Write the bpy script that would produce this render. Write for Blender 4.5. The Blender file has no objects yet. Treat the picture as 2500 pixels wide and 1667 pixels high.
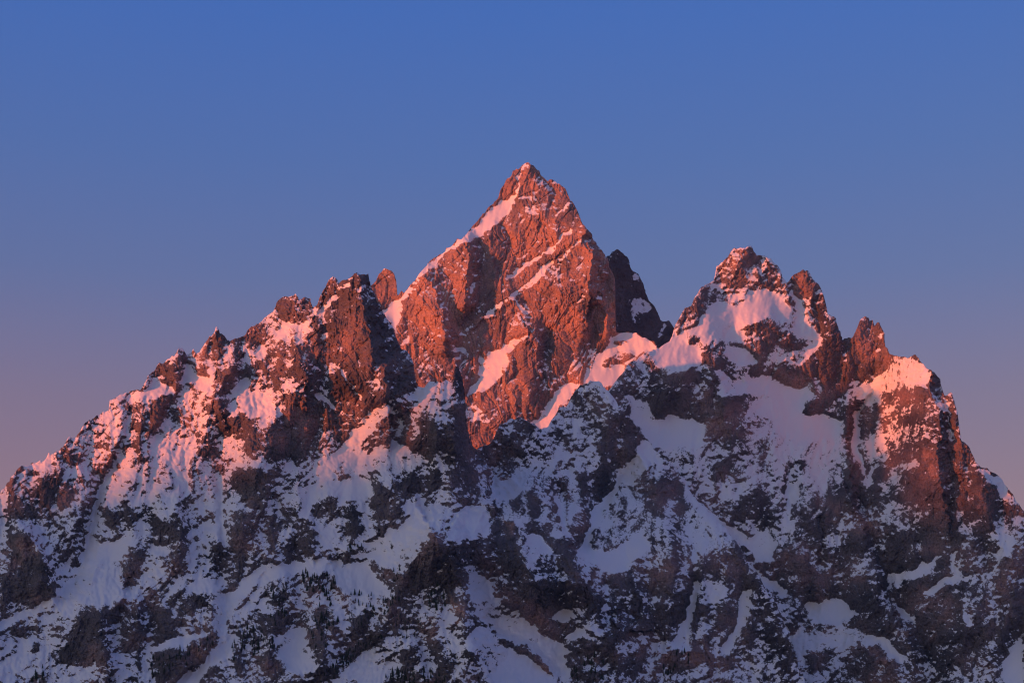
import bpy, math, random
import numpy as np

SC = bpy.context.scene
COL = SC.collection

# ------------------------------------------------------------------ camera, sky, sun, exposure
K = 1.6 / 6500.0          # metres across per photo pixel, per metre of distance (photo is 2500 x 1667)
CX, HOR = 1250.0, 2020.0  # photo column straight ahead, photo row of the horizon (below the frame)
CAM_Z = 2.0
cam = bpy.data.cameras.new('camera')
cam.sensor_width = 36.0
cam.lens = 36.0 / (2500 * K)
cam.shift_y = (HOR - 833.5) / 2500.0
cam.clip_start = 1.0
cam.clip_end = 200000.0
cam_o = bpy.data.objects.new('camera', cam)
cam_o.location = (0, 0, CAM_Z)
cam_o.rotation_euler = (math.pi / 2, 0, 0)
COL.objects.link(cam_o)
SC.camera = cam_o

SUN_AZ = math.radians(57.0)    # the sun stands behind the camera, this far round to the left
SUN_EL = math.radians(1.2)
sun = bpy.data.lights.new('sun', 'SUN')
sun.energy = 5.0
sun.angle = math.radians(1.2)
sun.color = (1.0, 0.18, 0.045)
sun_o = bpy.data.objects.new('sun', sun)
to_sun = (-math.sin(SUN_AZ) * math.cos(SUN_EL), -math.cos(SUN_AZ) * math.cos(SUN_EL), math.sin(SUN_EL))
from mathutils import Vector
sun_o.rotation_euler = Vector(to_sun).to_track_quat('Z', 'Y').to_euler()
sun_o.location = (0, 0, 5000)
COL.objects.link(sun_o)

world = bpy.data.worlds.new('World')
SC.world = world
world.use_nodes = True
nt = world.node_tree
nt.nodes.clear()
NISH = 0.07
sky = nt.nodes.new('ShaderNodeTexSky')
sky.sky_type = 'NISHITA'
sky.sun_disc = False
sky.sun_elevation = SUN_EL
sky.sun_rotation = math.atan2(to_sun[0], to_sun[1])
sky.altitude = 2000
skm = nt.nodes.new('ShaderNodeMix'); skm.data_type = 'RGBA'; skm.blend_type = 'MULTIPLY'
skm.inputs[0].default_value = 1.0
nt.links.new(sky.outputs[0], skm.inputs[6]); skm.inputs[7].default_value = (NISH, NISH, NISH, 1)
tc = nt.nodes.new('ShaderNodeTexCoord')
sep = nt.nodes.new('ShaderNodeSeparateXYZ')
nt.links.new(tc.outputs['Generated'], sep.inputs[0])
ramp = nt.nodes.new('ShaderNodeValToRGB')
nt.links.new(sep.outputs[2], ramp.inputs[0])
def lin(c):
    return tuple(((v / 255) / 12.92 if v / 255 <= 0.04045 else ((v / 255 + 0.055) / 1.055) ** 2.4) for v in c) + (1,)
SKY = [(0.0, (172, 132, 138)), (0.10, (162, 132, 140)), (0.185, (152, 129, 141)), (0.245, (132, 124, 150)), (0.31, (101, 120, 166)),
       (0.37, (84, 116, 175)), (0.44, (69, 111, 184)), (0.62, (55, 92, 164)), (1.0, (44, 72, 132))]
NTAB = [(0.0, .27, .15, .02), (.035, .245, .152, .025), (.087, .19, .184, .095), (.174, .12, .148, .13), (.259, .086, .116, .121), (.342, .065, .092, .106), (.5, .044, .064, .081), (.707, .029, .044, .058), (1.0, .017, .026, .037)]
def lin2(p, c):
    t = lin(c)
    n = [np.interp(p, [r[0] for r in NTAB], [r[k + 1] for r in NTAB]) * NISH / .10 for k in range(3)]
    return tuple(max(float(t[k] - n[k]), 0.004) for k in range(3)) + (1,)
els = ramp.color_ramp.elements
els[0].position, els[0].color = SKY[0][0], lin2(*SKY[0])
els[1].position, els[1].color = SKY[-1][0], lin2(*SKY[-1])
for p, c in SKY[1:-1]:
    e = els.new(p); e.color = lin2(p, c)
# towards the sun the dawn sky grows brighter and warmer
dawn = nt.nodes.new('ShaderNodeValToRGB')
nt.links.new(sep.outputs[2], dawn.inputs[0])
DAWN = [(0.0, (.98, .72, .58)), (0.18, (.74, .61, .60)), (0.5, (.24, .29, .41)), (1.0, (.035, .065, .19))]
de = dawn.color_ramp.elements
de[0].position, de[0].color = DAWN[0][0], DAWN[0][1] + (1,)
de[1].position, de[1].color = DAWN[-1][0], DAWN[-1][1] + (1,)
for p, c in DAWN[1:-1]:
    e = de.new(p); e.color = c + (1,)
dot = nt.nodes.new('ShaderNodeVectorMath'); dot.operation = 'DOT_PRODUCT'
nt.links.new(tc.outputs['Generated'], dot.inputs[0]); dot.inputs[1].default_value = to_sun
half = nt.nodes.new('ShaderNodeMapRange'); half.inputs[1].default_value = -.12; half.inputs[2].default_value = 1.0
half.interpolation_type = 'SMOOTHSTEP'
nt.links.new(dot.outputs['Value'], half.inputs[0])
wm = nt.nodes.new('ShaderNodeMix'); wm.data_type = 'RGBA'
nt.links.new(half.outputs[0], wm.inputs[0]); nt.links.new(ramp.outputs[0], wm.inputs[6]); nt.links.new(dawn.outputs[0], wm.inputs[7])
mix = nt.nodes.new('ShaderNodeMix'); mix.data_type = 'RGBA'; mix.blend_type = 'ADD'
mix.inputs[0].default_value = 1.0
nt.links.new(skm.outputs[2], mix.inputs[6]); nt.links.new(wm.outputs[2], mix.inputs[7])
bg = nt.nodes.new('ShaderNodeBackground')
nt.links.new(mix.outputs[2], bg.inputs[0]); bg.inputs[1].default_value = 0.757
wo = nt.nodes.new('ShaderNodeOutputWorld')
nt.links.new(bg.outputs[0], wo.inputs[0])

SC.view_settings.view_transform = 'Standard'
SC.view_settings.look = 'None'
SC.view_settings.exposure = 0.4
SC.view_settings.gamma = 1.0
SC.view_settings.use_curve_mapping = False
try:
    SC.cycles.filter_width = 1.1
    SC.cycles.max_bounces = 4
    SC.cycles.diffuse_bounces = 2
except Exception:
    pass

# ------------------------------------------------------------------ numeric helpers
f32 = np.float32
def at(px, py, Y):
    return ((px - CX) * K * Y, Y, CAM_Z + (HOR - py) * K * Y)

def perlin(x, y, seed):
    rng = np.random.RandomState(seed)
    perm = rng.permutation(256).astype(np.int32)
    ang = rng.rand(256).astype(f32) * f32(2 * np.pi)
    gx, gy = np.cos(ang), np.sin(ang)
    xf = np.floor(x); yf = np.floor(y)
    xi = xf.astype(np.int32) & 255; yi = yf.astype(np.int32) & 255
    fx = (x - xf).astype(f32); fy = (y - yf).astype(f32)
    u = fx * fx * fx * (fx * (fx * 6 - 15) + 10); v = fy * fy * fy * (fy * (fy * 6 - 15) + 10)
    x1 = (xi + 1) & 255; y1 = (yi + 1) & 255
    pa = perm[xi]; pb = perm[x1]
    def g(p, yy, dx, dy):
        h = perm[(p + yy) & 255]
        return gx[h] * dx + gy[h] * dy
    n00 = g(pa, yi, fx, fy); n10 = g(pb, yi, fx - 1, fy)
    n01 = g(pa, y1, fx, fy - 1); n11 = g(pb, y1, fx - 1, fy - 1)
    a = n00 + u * (n10 - n00); b = n01 + u * (n11 - n01)
    return (a + v * (b - a)) * f32(1.5)

def facets(x, y, seed, bowl=1.1):
    """upper envelope of tilted planes round jittered points: angular blocks with creases between them"""
    rng = np.random.RandomState(seed)
    perm = rng.permutation(256).astype(np.int32)
    jx = rng.rand(256).astype(f32); jy = rng.rand(256).astype(f32)
    tx = (rng.rand(256).astype(f32) - .5) * 1.7; ty = (rng.rand(256).astype(f32) - .5) * 1.7; tz = (rng.rand(256).astype(f32) - .5) * .7
    xf = np.floor(x); yf = np.floor(y)
    xi = xf.astype(np.int32); yi = yf.astype(np.int32)
    fx = (x - xf).astype(f32); fy = (y - yf).astype(f32)
    val = np.full(x.shape, -9, f32)
    for ox in (-1, 0, 1):
        p = perm[(xi + ox) & 255]
        for oy in (-1, 0, 1):
            h = perm[(p + yi + oy) & 255]
            dx = fx - ox - jx[h]; dy = fy - oy - jy[h]
            val = np.maximum(val, tx[h] * dx + ty[h] * dy + tz[h] - bowl * (dx * dx + dy * dy))
    return val

def ridged(x, y, seed, octs=3, gain=.5):
    s = np.zeros(x.shape, f32); a = 1.0; t = 0
    for o in range(octs):
        n = 1 - np.abs(perlin(x, y, seed + o)) * 2
        s += a * n; t += a
        a *= gain; x = x * 2.03 + 7.3; y = y * 2.03 + 3.1
    return s / t

def fbm(x, y, seed, octs=3):
    s = np.zeros(x.shape, f32); a = 1.0
    for o in range(octs):
        s += a * perlin(x, y, seed + o); a *= .5; x = x * 2.03 + 5.2; y = y * 2.03 + 1.7
    return s

def sstep(a, b, x):
    t = np.clip((x - a) / (b - a), 0, 1)
    return t * t * (3 - 2 * t)

def blur(A, r):
    if r < 1: return A
    for ax in (0, 1):
        pad = [(0, 0), (0, 0)]; pad[ax] = (r + 1, r)
        c = np.cumsum(np.pad(A, pad, mode='edge').astype(np.float64), axis=ax)
        n = A.shape[ax]; w = 2 * r + 1
        if ax == 0: A = ((c[w:w + n] - c[:n]) / w).astype(f32)
        else: A = ((c[:, w:w + n] - c[:, :n]) / w).astype(f32)
    return A

# tracing sheets: points below are noted on eleven enlarged views of the photograph
TS = 640.0 / 1893.0
TILES = dict(a=(0, 600), b=(560, 600), c=(1000, 380), d=(1000, 700), e=(1540, 560), f=(1860, 740),
             g=(0, 1137), h=(560, 1137), i=(1100, 1137), j=(1640, 1137), k=(1860, 1137))
def tp(tile, s):
    v = [float(t) for t in s.replace(',', ' ').split()]
    p = np.array(v).reshape(-1, 2)
    if tile == '0': return p
    return p * TS + np.array(TILES[tile])

def poly_mask(PX, PY, pts):
    ins = np.zeros(PX.shape, bool)
    n = len(pts); j = n - 1
    for i in range(n):
        x0, y0 = pts[i]; x1, y1 = pts[j]
        if y0 != y1:
            c = ((y0 > PY) != (y1 > PY)) & (PX < (x1 - x0) * (PY - y0) / (y1 - y0) + x0)
            ins ^= c
        j = i
    return ins

def line_dist(PX, PY, pts):
    best = np.full(PX.shape, 1e12, f32); sgn = np.zeros(PX.shape, f32); tt = np.zeros(PX.shape, f32)
    L = [0.0]
    for i in range(len(pts) - 1): L.append(L[-1] + math.hypot(*(pts[i + 1] - pts[i])))
    for i in range(len(pts) - 1):
        x0, y0 = pts[i]; dx, dy = pts[i + 1] - pts[i]
        l2 = dx * dx + dy * dy + 1e-9
        t = np.clip(((PX - x0) * dx + (PY - y0) * dy) / l2, 0, 1)
        ex = PX - x0 - t * dx; ey = PY - y0 - t * dy
        d = (ex * ex + ey * ey).astype(f32)
        m = d < best
        best = np.where(m, d, best)
        sgn = np.where(m, dx * (PY - y0) - dy * (PX - x0), sgn)
        tt = np.where(m, (L[i] + t * (L[i + 1] - L[i])) / L[-1], tt)
    return np.sqrt(best), sgn, tt

# ------------------------------------------------------------------ materials
def mat_mountain():
    m = bpy.data.materials.new('snowy_granite'); m.use_nodes = True
    t = m.node_tree; N = t.nodes; Lk = t.links
    b = N['Principled BSDF']
    at_s = N.new('ShaderNodeAttribute'); at_s.attribute_name = 'snow'
    at_t = N.new('ShaderNodeAttribute'); at_t.attribute_name = 'tint'
    co = N.new('ShaderNodeTexCoord')
    n1 = N.new('ShaderNodeTexNoise'); n1.inputs['Scale'].default_value = 0.02; n1.inputs['Detail'].default_value = 6
    n2 = N.new('ShaderNodeTexNoise'); n2.inputs['Scale'].default_value = 0.16; n2.inputs['Detail'].default_value = 7; n2.inputs['Roughness'].default_value = .68
    Lk.new(co.outputs['Object'], n1.inputs['Vector']); Lk.new(co.outputs['Object'], n2.inputs['Vector'])
    r1 = N.new('ShaderNodeValToRGB')
    e = r1.color_ramp.elements
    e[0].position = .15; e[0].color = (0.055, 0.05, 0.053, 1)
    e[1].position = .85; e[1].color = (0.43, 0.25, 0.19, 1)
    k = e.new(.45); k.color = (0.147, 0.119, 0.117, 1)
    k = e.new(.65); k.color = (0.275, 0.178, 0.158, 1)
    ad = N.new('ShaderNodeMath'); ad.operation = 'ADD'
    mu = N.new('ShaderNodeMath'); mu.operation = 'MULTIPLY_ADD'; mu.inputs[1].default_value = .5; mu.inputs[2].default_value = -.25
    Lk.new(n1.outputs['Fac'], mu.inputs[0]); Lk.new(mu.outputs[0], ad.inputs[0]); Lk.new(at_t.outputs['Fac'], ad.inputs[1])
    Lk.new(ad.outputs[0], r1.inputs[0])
    v = N.new('ShaderNodeMix'); v.data_type = 'RGBA'; v.blend_type = 'MULTIPLY'; v.inputs[0].default_value = 1
    rr = N.new('ShaderNodeMapRange'); rr.inputs[1].default_value = .3; rr.inputs[2].default_value = .7; rr.inputs[3].default_value = .35; rr.inputs[4].default_value = 1.55
    Lk.new(n2.outputs['Fac'], rr.inputs[0]); Lk.new(r1.outputs[0], v.inputs[6]); Lk.new(rr.outputs[0], v.inputs[7])
    mx = N.new('ShaderNodeMix'); mx.data_type = 'RGBA'
    n3 = N.new('ShaderNodeTexNoise'); n3.inputs['Scale'].default_value = .22; n3.inputs['Detail'].default_value = 4; n3.inputs['Roughness'].default_value = .6
    mp = N.new('ShaderNodeMapping'); mp.inputs['Scale'].default_value = (.8, .8, 1.5)
    Lk.new(co.outputs['Object'], mp.inputs['Vector']); Lk.new(mp.outputs[0], n3.inputs['Vector'])
    m3 = N.new('ShaderNodeMath'); m3.operation = 'MULTIPLY_ADD'; m3.inputs[1].default_value = 1.15; m3.inputs[2].default_value = -.575
    Lk.new(n3.outputs['Fac'], m3.inputs[0])
    a3 = N.new('ShaderNodeMath'); a3.operation = 'ADD'; Lk.new(m3.outputs[0], a3.inputs[0]); Lk.new(at_s.outputs['Fac'], a3.inputs[1])
    sn = N.new('ShaderNodeMapRange'); sn.inputs[1].default_value = -.025; sn.inputs[2].default_value = .035
    Lk.new(a3.outputs[0], sn.inputs[0])
    n4 = N.new('ShaderNodeTexNoise'); n4.inputs['Scale'].default_value = .13; n4.inputs['Detail'].default_value = 6; n4.inputs['Roughness'].default_value = .65
    mp4 = N.new('ShaderNodeMapping'); mp4.inputs['Scale'].default_value = (1.6, 1.0, .55)
    Lk.new(co.outputs['Object'], mp4.inputs['Vector']); Lk.new(mp4.outputs[0], n4.inputs['Vector'])
    rk = N.new('ShaderNodeMath'); rk.operation = 'SUBTRACT'; rk.inputs[0].default_value = 1.0; Lk.new(sn.outputs[0], rk.inputs[1])
    bs = N.new('ShaderNodeMath'); bs.operation = 'MULTIPLY_ADD'; bs.inputs[1].default_value = .55; bs.inputs[2].default_value = .05; Lk.new(rk.outputs[0], bs.inputs[0])
    bp = N.new('ShaderNodeBump'); bp.inputs['Distance'].default_value = 7.0
    Lk.new(bs.outputs[0], bp.inputs['Strength']); Lk.new(n4.outputs['Fac'], bp.inputs['Height']); Lk.new(bp.outputs[0], b.inputs['Normal'])
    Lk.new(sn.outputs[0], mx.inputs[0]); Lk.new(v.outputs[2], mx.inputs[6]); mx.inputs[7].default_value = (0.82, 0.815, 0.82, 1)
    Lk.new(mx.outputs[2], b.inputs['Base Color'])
    b.inputs['Roughness'].default_value = .85
    b.inputs['Specular IOR Level'].default_value = .2
    return m
M_MOUNT = mat_mountain()

def mat_plain(name, c1, c2, scale, rough=.9):
    m = bpy.data.materials.new(name); m.use_nodes = True
    t = m.node_tree; b = t.nodes['Principled BSDF']
    co = t.nodes.new('ShaderNodeTexCoord'); n = t.nodes.new('ShaderNodeTexNoise')
    n.inputs['Scale'].default_value = scale; n.inputs['Detail'].default_value = 6
    r = t.nodes.new('ShaderNodeValToRGB')
    r.color_ramp.elements[0].position = .35; r.color_ramp.elements[0].color = c1 + (1,)
    r.color_ramp.elements[1].position = .65; r.color_ramp.elements[1].color = c2 + (1,)
    t.links.new(co.outputs['Object'], n.inputs['Vector']); t.links.new(n.outputs['Fac'], r.inputs[0])
    t.links.new(r.outputs[0], b.inputs['Base Color']); b.inputs['Roughness'].default_value = rough
    b.inputs['Specular IOR Level'].default_value = .15
    return m

def np_mesh(name, V, quads, mat, attrs=None, smooth=None, kind='structure', label=None):
    me = bpy.data.meshes.new(name)
    n, q = len(V), len(quads)
    me.vertices.add(n); me.vertices.foreach_set('co', V.astype(f32).ravel())
    me.loops.add(q * 4); me.loops.foreach_set('vertex_index', quads.astype(np.int32).ravel())
    me.polygons.add(q); me.polygons.foreach_set('loop_start', np.arange(0, q * 4, 4, dtype=np.int32))
    if smooth is not None: me.polygons.foreach_set('use_smooth', smooth.astype(bool))
    for k, v in (attrs or {}).items():
        a = me.attributes.new(k, 'FLOAT', 'POINT'); a.data.foreach_set('value', v.astype(f32).ravel())
    me.update(calc_edges=True); me.validate()
    me.materials.append(mat)
    o = bpy.data.objects.new(name, me); COL.objects.link(o)
    o['kind'] = kind
    if label: o['label'] = label
    return o

# ------------------------------------------------------------------ the mountains
# skyline: points of the crest, left to right.  depth0 / lean: distance at photo row 1700 and metres back per row.
# shift: (points x,y,metres) smooth offsets of distance.  relief: ridges (+) and gullies (-), drawn downhill: tile, points, metres, left width, right width
# cover: snow (+) or bare rock (-) areas 'p' and strokes 'l'
FEAT = {}
FEAT['front'] = dict(
 seed=100, relw=1.15, bottom=1745, depth0=5300, lean=1.3, cover0=.08, dip=.30, backz=600, jag=1.0,
 zones=[(300,1150,260,.12),(1400,1350,300,-.10),(1750,1470,260,-.14),(850,1250,240,.12),(700,830,150,-.20),(1240,1130,100,-.12),(1500,1180,130,-.10),(300,1000,150,-.06)],
 profile=[(-100,0),(1112,0),(1165,330),(1200,520),(1243,600),(1300,670),(1440,830),(1560,930),(1950,1150)], profile_low=[(-100,0),(1150,0),(1300,120),(1450,300),(1600,480),(1950,700)], prof_rows=(1120,1400), tint0=.43,
 shift=[(1062,1000,75,110,-170)],
 skyline=[('0','-280 1470 -180 1360 -90 1275 0 1203'),
  ('0','34 1157 44 1144 75 1135'),
  ('a','300 1560 370 1490 450 1450 490 1390 540 1395 600 1330 700 1250 785 1215 792 1140 850 1110 900 1070 1010 1040 1040 995 1100 930 1150 860 1190 830 1265 810 1290 770 1320 768 1345 795 1380 785 1395 752 1412 780 1440 800 1480 720 1515 655 1548 640 1560 605 1576 608 1587 655 1620 680 1655 710'),
  ('b','70 680 110 640 190 570 250 510 320 490 350 430 400 385 450 370 480 365 500 390 520 385 550 372 580 390 605 460 635 450 650 410 700 310 720 270 750 245 780 260 792 292 860 260 880 235 920 205 945 212 975 195 1003 199 1010 250 1022 290 1045 340 1060 400 1090 460 1130 520 1160 570 1190 640 1220 730 1240 760 1300 800 1320 840 1345 960 1352 1012 1390 1010 1440 1000 1500 990 1530 1005 1610 1005 1625 900 1637 862 1648 880 1680 950 1698 1040 1702 1180 1712 1300 1740 1440 1790 1500'),
  ('d','520 1180 600 1130 640 1040 720 970 800 935 850 950 880 990 940 1040 1000 1025 1040 960 1080 890 1130 870 1190 780 1230 720 1300 690 1365 685 1400 730 1440 780 1500 850 1560 930 1660 1040 1730 1120 1800 1210 1890 1290'),
  ('j','60 60 130 200 280 340 430 520 560 700 650 850 760 1020 800 1130 850 1200 862 1330 905 1390 912 1480 960 1530 970 1700')],
 relief=[
  ('b','930 230 950 350 970 450 1010 600 1030 760 1040 880 1120 890 1135 1060',220,170,85),
  ('b','590 580 530 720 520 850 530 950',70,110,60),
  ('b','545 950 480 1050 420 1130 400 1210 280 1320 250 1450',75,120,95),
  ('b','700 310 690 420 760 560 800 760 860 950',35,60,45),
  ('b','505 385 520 460 560 520',35,60,20),
  ('b','1640 870 1650 1000 1650 1150 1690 1350 1730 1440',60,60,16),
  ('a','1560 640 1590 760 1560 880',30,50,18),
  ('a','1690 870 1620 960 1560 1060 1600 1180',45,70,30),
  ('a','1330 800 1300 900 1270 1020',25,50,14),
  ('a','910 1240 880 1350 830 1430 790 1560',35,50,18),
  ('a','1180 1090 1160 1200 1110 1290',25,50,18),
  ('g','840 0 740 150 690 290 640 480 600 620 540 800',-45,40,50),
  ('g','640 100 620 300 560 430',35,60,30),
  ('g','200 470 250 560 320 640 340 800 390 920',70,60,30),
  ('g','1250 200 1290 380 1300 560 1260 700',45,70,32),
  ('g','1560 180 1580 420 1580 600',30,50,25),
  ('g','1040 420 1030 600 960 760 910 880',-20,40,40),
  ('g','870 940 780 1100 770 1300 780 1440',60,90,28),
  ('g','1000 980 1010 1150 1030 1250',25,40,18),
  ('g','1560 900 1570 1100 1580 1240 1400 1420',45,90,25),
  ('h','280 60 290 180 230 290 160 420',45,60,45),
  ('h','500 260 480 420 330 620 260 760',25,80,25),
  ('h','590 395 610 640',28,50,12),
  ('h','1210 100 1260 250 1100 460 850 620',40,80,40),
  ('h','1490 500 1560 620 1640 760 1740 980 1700 1130 1780 1300',176,170,75),
  ('h','1490 500 1380 590 1250 790 1200 930 1100 1200',94,35,110),
  ('h','770 790 800 900 760 1160 640 1450',35,60,40),
  ('h','420 880 410 1080 380 1230',35,60,30),
  ('h','1050 1040 860 1210 740 1330 560 1530',30,60,30),
  ('h','1290 1290 1360 1400 1390 1568',40,70,35),
  ('i','0 560 180 510 230 300 330 290 450 400 520 520 555 700 600 830',142,110,75),
  ('i','540 150 640 230 790 390 850 560 915 780',122,90,50),
  ('i','860 830 970 850 1040 960 1070 1180 1150 1250 1230 1190 1230 1400 1200 1568',115,100,45),
  ('i','130 850 250 1080 500 1280 720 1490',-68,80,90),
  ('i','380 1230 560 1330 680 1420 750 1510',54,60,20),
  ('i','1240 40 1130 230 1060 330 1010 450 980 580',-68,50,60),
  ('i','780 200 800 380 860 520 920 600',-68,40,45),
  ('i','1480 150 1560 400 1600 600 1620 800 1600 980',74,110,40),
  ('i','1340 930 1400 1100 1400 1250',40,60,22),
  ('d','1340 690 1420 900 1390 1090 1360 1230',60,100,90),
  ('d','1500 850 1560 930 1660 1040 1640 1200 1800 1380',55,70,60),
  ('d','850 950 930 1070 1000 1200 1060 1400',50,90,40),
  ('d','400 1090 470 1190 600 1310 610 1500',-130,30,80),
  ('d','350 1080 440 1200 560 1330 590 1500',45,70,12),
  ('j','240 930 240 1100 250 1290',20,40,12),
  ('j','120 280 300 420 440 620 640 860 760 1080 840 1250',50,120,40),
  ('j','0 1330 230 1340 250 1480',40,50,20)],
 cover=[
  ('p','a','1330,830 1400,860 1380,920 1500,950 1550,930 1520,1030 1430,1030 1400,980 1290,1000',.5),
  ('p','a','900,1080 1050,1040 1160,980 1200,1010 1260,1050 1180,1080 1050,1080 950,1110',.5),
  ('p','a','1300,1070 1460,1110 1470,1180 1430,1300 1300,1240 1280,1140',.3),
  ('p','a','1610,760 1700,700 1760,720 1680,780 1620,810',.4),
  ('p','a','1740,960 1800,930 1780,1040 1700,1060',.5),
  ('p','a','1760,740 1890,730 1890,780 1780,800',.4),
  ('p','a','1460,800 1520,650 1570,610 1650,710 1590,760 1560,900 1500,800',-.5),
  ('p','a','1150,860 1290,775 1340,800 1300,900 1270,1020 1160,980 1230,920 1130,940 1050,990 1100,930',-.45),
  ('p','a','800,1140 900,1080 920,1110 830,1170 800,1210',-.6),
  ('p','a','1660,880 1710,870 1680,1000 1640,1110 1560,1060 1540,980',-.5),
  ('p','a','1000,1240 1040,1110 1170,1090 1180,1200 1110,1290 1130,1360 1010,1380',-.3),
  ('p','a','1660,1240 1740,1210 1830,1290 1720,1330 1600,1340',-.6),
  ('p','a','1480,1150 1520,1050 1640,1130 1620,1200 1500,1220',-.4),
  ('p','a','990,1240 1040,1330 1010,1480 1060,1560 980,1560 960,1400',-.35),
  ('p','a','420,1540 490,1470 550,1530 530,1568 410,1568',-.4),
  ('l','a','930 1230 910 1350 860 1450 850 1560',.6,6),
  ('p','a','1080,1400 1300,1380 1400,1440 1500,1420 1480,1520 1340,1568 1100,1500',.35),
  ('p','a','1420,1470 1540,1430 1600,1520 1440,1530',-.4),
  ('p','a','1800,1400 1890,1340 1890,1500 1790,1500',-.6),
  ('p','b','650,440 720,260 780,250 800,330 860,270 930,200 1005,190 1045,330 1150,520 1250,740 1360,930 1360,1010 1250,1080 1160,1090 1100,1150 1000,1160 940,1080 880,1100 760,1100 700,950 760,860 700,700 600,560 620,480',-.62),
  ('p','b','330,480 400,375 480,355 560,365 605,460 530,540 430,530 380,470',-.5),
  ('p','b','330,660 360,600 440,540 460,580 390,640 320,680',.5),
  ('p','b','480,570 580,530 580,590 520,640',.4),
  ('l','b','620 490 700 430 790 330 850 280',.35,5),
  ('p','b','100,800 200,720 300,690 330,720 230,780 200,830 130,830',.35),
  ('p','b','340,760 460,790 450,840 380,810',.35),
  ('p','b','240,830 330,760 520,700 540,900 480,980 400,940 300,870',-.5),
  ('p','b','540,700 600,590 700,700 760,850 700,940 740,1010 640,1020 540,960 520,850',-.5),
  ('p','b','710,850 760,830 800,860 770,900 720,920',.4),
  ('l','b','780 850 870 980 960 1100',.6,3.5),
  ('l','b','640 1070 720 1120 800 1200',.5,5),
  ('p','b','1010,960 1060,880 1110,890 1060,960',.4),
  ('p','b','430,1080 560,1040 800,1210 780,1290 640,1360 600,1500 500,1540 280,1520 240,1380 330,1260 400,1200',-.5),
  ('p','b','0,1240 100,1240 160,1290 80,1370 0,1370',-.4),
  ('p','b','120,1480 160,1330 280,1300 320,1400 300,1520 200,1500',-.6),
  ('p','b','1000,1200 1150,1100 1230,1090 1180,1190 1040,1290 960,1400 850,1500 760,1568 720,1568 850,1380 920,1290',.85),
  ('p','b','60,1010 130,960 160,1050 200,1060 330,1040 390,1060 360,1140 260,1220 150,1250 80,1180 100,1090',.45),
  ('p','b','1250,1080 1380,1010 1500,980 1620,1020 1640,1150 1600,1230 1400,1300 1200,1290 1040,1300',.16),
  ('p','b','1410,1330 1450,1270 1560,1290 1660,1300 1680,1420 1560,1480 1440,1450',-.35),
  ('p','b','1620,850 1640,850 1690,940 1710,1080 1680,1200 1740,1400 1800,1500 1893,1568 1780,1568 1700,1480 1650,1200 1640,1060 1610,960',-.8),
  ('p','b','850,1520 1000,1450 1200,1400 1330,1440 1300,1500 1100,1500 960,1568 850,1568',.5),
  ('p','b','1300,1440 1400,1440 1420,1480 1330,1500',-.5),
  ('p','g','90,60 160,0 360,60 500,80 540,200 480,300 380,260 300,330 260,420 200,400 60,330 40,230',-.35),
  ('p','g','0,200 60,180 60,260 0,280',.4),
  ('p','g','80,480 200,470 240,560 320,640 340,800 400,920 380,960 230,1000 60,990 40,900 80,700',-.6),
  ('p','g','0,780 60,760 50,1060 0,1080',-.4),
  ('l','g','830 10 750 140 700 280 660 460 620 560',.6,9),
  ('p','g','620,540 680,480 720,560 860,520 1000,520 930,600 850,660 760,700 640,700 600,800 520,900 560,940 420,960 380,1030 200,1060 100,1120 0,1180 0,1120 180,1030 400,940 560,760',.55),
  ('p','g','600,700 820,720 880,800 880,880 740,960 560,1000 440,1080 380,1150 240,1100 200,1050 440,940',.42),
  ('p','g','700,300 840,270 980,300 1050,330 950,440 900,470 830,440 720,450',-.3),
  ('p','g','1060,400 1200,370 1240,420 1210,540 1100,540 1000,520 910,600 920,700 880,840 920,890 990,860 1040,700 1060,560',-.45),
  ('p','g','1220,380 1300,380 1310,540 1240,540',-.6),
  ('p','g','1290,400 1330,450 1350,760 1250,720 1260,600',-.4),
  ('p','g','1090,560 1200,570 1190,640 1100,630',.5),
  ('p','g','1080,770 1200,740 1180,850 1080,880',.3),
  ('p','g','1440,420 1540,380 1540,440 1450,450',.5),
  ('l','g','1570 180 1590 400 1620 560',.5,9),
  ('p','g','1640,200 1730,20 1890,40 1890,300 1780,280 1750,210',-.45),
  ('p','g','1650,340 1893,300 1893,560 1720,430',-.25),
  ('p','g','1540,660 1893,560 1893,720 1780,810 1560,800',-.3),
  ('p','g','1340,870 1480,800 1560,830 1540,880 1400,920',.5),
  ('p','g','1550,930 1750,830 1893,740 1893,830 1780,900 1680,1000 1640,1120 1600,1230 1560,1180 1540,1120 1580,1010',.6),
  ('p','g','1560,860 1720,840 1760,880 1690,910 1570,910',-.4),
  ('p','g','500,1180 570,1080 760,1000 870,940 870,1060 780,1160 780,1300 770,1440 700,1440 500,1440 400,1420 440,1300',-.55),
  ('p','g','890,960 990,960 1000,1150 1040,1240 1020,1340 880,1370 860,1260 920,1130',-.25),
  ('p','g','1060,960 1150,900 1200,960 1300,900 1440,950 1560,880 1550,950 1440,1020 1340,1130 1200,1180 1060,1160',-.3),
  ('p','g','800,1160 850,1130 880,1180 820,1280 780,1290',.4),
  ('p','g','1080,1200 1240,1170 1330,1220 1200,1270 1050,1320',-.35),
  ('p','g','1100,1350 1300,1270 1580,1190 1580,1250 1470,1380 1380,1420 1250,1520 1080,1550 1070,1440',-.5),
  ('p','g','1070,1320 1280,1250 1460,1200 1540,1170 1500,1220 1300,1290 1100,1340',.6),
  ('p','g','1600,1010 1660,1010 1620,1220 1740,1230 1660,1320 1560,1400 1480,1480 1440,1568 1260,1568 1400,1430 1500,1360 1590,1250 1580,1180',.9),
  ('p','g','1450,1568 1500,1460 1580,1400 1680,1340 1750,1240 1830,1150 1893,1230 1893,1568',-.15),
  ('p','g','0,1200 400,1180 450,1280 380,1420 700,1440 760,1500 700,1568 0,1568',.3),
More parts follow.
